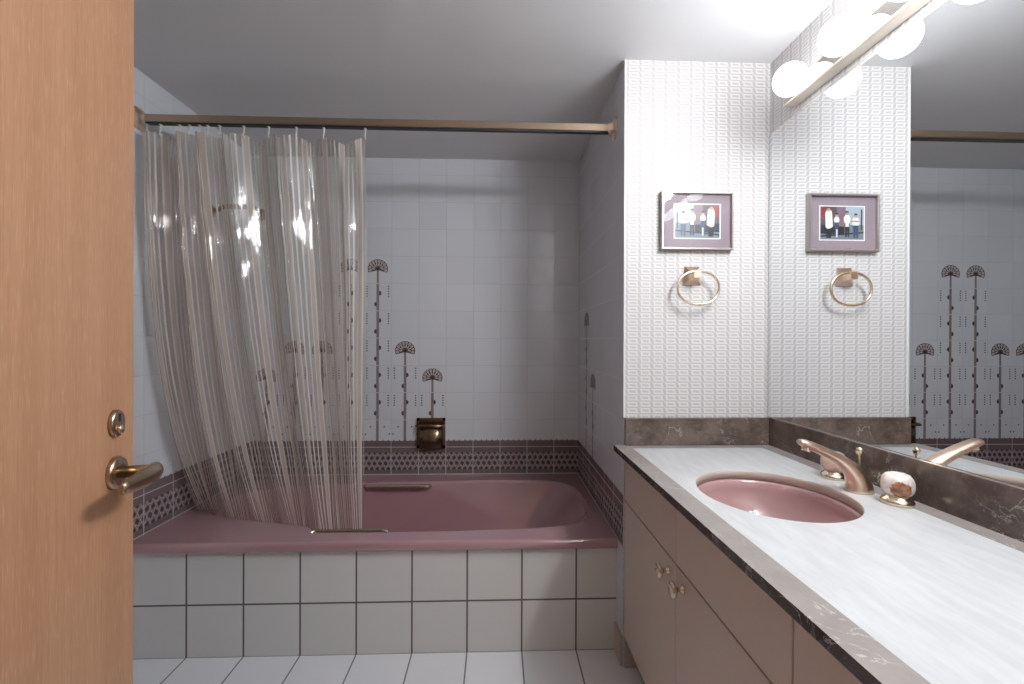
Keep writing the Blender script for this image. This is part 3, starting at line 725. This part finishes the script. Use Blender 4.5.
bm = BM(); lathe(bm, [(.0024, 0), (.0024, .054), (.004, .056), (.0068, .0595), (.0082, .064), (.0082, .067), (.0065, .072), (.003, .0747), (.0001, .075)], (.905, fy + .006, .826), (-.03, 0, 1), 20); obj('lift_rod', bm, m_gold, fc)
def handle(x, y, mat, lab):
    bm = BM(); lathe(bm, [(.0295, .0003), (.031, .003), (.031, .008), (.028, .0125), (.0235, .0145), (.022, .018), (.019, .021)], (x, y, ZT), n=36); h = obj('handle', bm, m_gold, fc, label=lab)
    bm = BM(); n = 40; prof = [(.0195, .0205), (.0255, .0245), (.0295, .032), (.0305, .041), (.0300, .051), (.0272, .0605), (.0215, .068), (.013, .0715), (.0001, .0725)]
    rings = []
    for r, hh in prof: rings.append([(x + r * (1 + .022 * math.cos(8 * 2 * PI * k / n)) * math.cos(2 * PI * k / n), y + r * (1 + .022 * math.cos(8 * 2 * PI * k / n)) * math.sin(2 * PI * k / n), ZT + hh) for k in range(n)])
    R = loft(bm, rings); bm.faces.new(R[0]); bm.faces.new(R[-1]); obj('onyx_knob', bm, mat, h)
handle(.916, .962, m_onyx_p, 'faucet handle with a white and brown onyx knob')
handle(.916, 1.150, m_onyx_b, 'faucet handle with a beige onyx knob, behind the spout')

# ------------------------------------------------------------------ open door on the left
A = math.radians(16)
ux, uy = -math.sin(A), math.cos(A)
P0 = Vector((-.588, .690)); DW = .765; back = .057
E0 = P0 + Vector((ux, uy)) * back; H0 = E0 - Vector((ux, uy)) * DW
door = bpy.data.objects.new('door_1', None); C.objects.link(door); door.location = (H0.x, H0.y, 0); door.rotation_euler = (0, 0, PI / 2 + A)
door['kind'] = 'structure'; door['label'] = 'open oak veneer door with a bronze lever, filling the left side'
bpy.context.view_layer.update()
def dobj(name, bm, m, parent=None, **kw):      # door parts are modelled in door space: x along the leaf, -y towards the viewer's side
    bmesh.ops.recalc_face_normals(bm, faces=bm.faces[:])
    me = bpy.data.meshes.new(name); bm.to_mesh(me); bm.free()
    for q in (m if isinstance(m, list) else [m]): me.materials.append(q)
    o = bpy.data.objects.new(name, me); C.objects.link(o); o.parent = parent or door
    for k, v in kw.items(): o[k] = v
    return o
bm = BM(); box(bm, 0, DW, .0, .040, .008, 2.04); bev(bm, .0015, 1); dobj('door_leaf', bm, m_wood)
hx = DW - back; hz = .957
bm = BM(); lathe(bm, [(.0255, 0), (.0255, .004), (.023, .0075), (.016, .0085), (.0125, .009)], (hx, 0, hz), (0, -1, 0), 36); rose = dobj('handle_rose', bm, m_bronze)
bm = BM()
pp = [(hx, -.008, hz, .0092, 1, 1), (hx, -.040, hz, .0092, 1, 1), (hx - .001, -.047, hz, .0105, 1, 1.1), (hx - .006, -.0535, hz, .0115, 1, 1.25), (hx - .016, -.0560, hz, .0112, .85, 1.4), (hx - .04, -.0560, hz, .0100, .7, 1.5), (hx - .065, -.0550, hz + .0005, .0088, .65, 1.45), (hx - .085, -.0540, hz + .001, .0078, .65, 1.35), (hx - .097, -.0535, hz + .001, .0066, .7, 1.3), (hx - .100, -.0534, hz + .001, .0035, .7, 1.3)]
tube(bm, [p[:3] for p in pp], [p[3] for p in pp], 18, sq=[(p[4], p[5]) for p in pp])
dobj('lever', bm, m_bronze, rose)
lz = 1.033; lx = hx - .001
bm = BM(); L = []
for r, h in ((1, 0), (1, .004), (.9, .0065), (.75, .0072)):
    L.append([(lx + .0185 * r * math.cos(t), -h, lz + .0215 * r * math.sin(t)) for t in [2 * PI * k / 32 for k in range(32)]])
R = loft(bm, L); bm.faces.new(R[0]); bm.faces.new(R[-1]); lk = dobj('lock_plate', bm, m_bronze)
bm = BM(); box(bm, lx - .0025, lx + .0025, -.0078, -.0070, lz + .003, lz + .015); dobj('keyhole', bm, m_dark, lk)
bm = BM(); lathe(bm, [(.0072, .007), (.0072, .0095), (.0055, .0112), (.0001, .0115)], (lx, 0, lz - .009), (0, -1, 0), 20); dobj('turn_knob', bm, m_gold, lk)

# ------------------------------------------------------------------ camera
f_px, yaw, pitch, roll, H = 434.8585, .0345, -.0023, .0037, 1.1622
F0 = Vector((math.sin(yaw), math.cos(yaw), 0)); R0 = Vector((math.cos(yaw), -math.sin(yaw), 0)); U0 = Vector((0, 0, 1))
Fv = F0 * math.cos(pitch) + U0 * math.sin(pitch); Uv = -F0 * math.sin(pitch) + U0 * math.cos(pitch)
Rv = R0 * math.cos(roll) + Uv * math.sin(roll); Uv = -R0 * math.sin(roll) + Uv * math.cos(roll)
cam = bpy.data.cameras.new('camera'); cam.sensor_width = 36; cam.sensor_fit = 'HORIZONTAL'; cam.lens = f_px / 1024 * 36; cam.clip_start = .02
co = bpy.data.objects.new('camera', cam); C.objects.link(co)
M = Matrix.Identity(4)
for i in range(3): M[i][0], M[i][1], M[i][2] = Rv[i], Uv[i], -Fv[i]
M[2][3] = H; co.matrix_world = M
bpy.context.scene.camera = co

# ------------------------------------------------------------------ light and view
w = bpy.data.worlds.new('warm_ambient_fill'); bpy.context.scene.world = w; w.use_nodes = True
w.node_tree.nodes['Background'].inputs[0].default_value = (1, .80, .62, 1); w.node_tree.nodes['Background'].inputs[1].default_value = .24  # dim world fill added through the doorway, tinted to warm the shaded areas
sc = bpy.context.scene
sc.view_settings.view_transform = 'Standard'; sc.view_settings.look = 'None'; sc.view_settings.gamma = 1; sc.view_settings.use_curve_mapping = False
sc.view_settings.exposure = .18
sc.cycles.transparent_max_bounces = 32; sc.cycles.max_bounces = 12; sc.cycles.diffuse_bounces = 6; sc.cycles.glossy_bounces = 6
sc.cycles.sample_clamp_indirect = 8
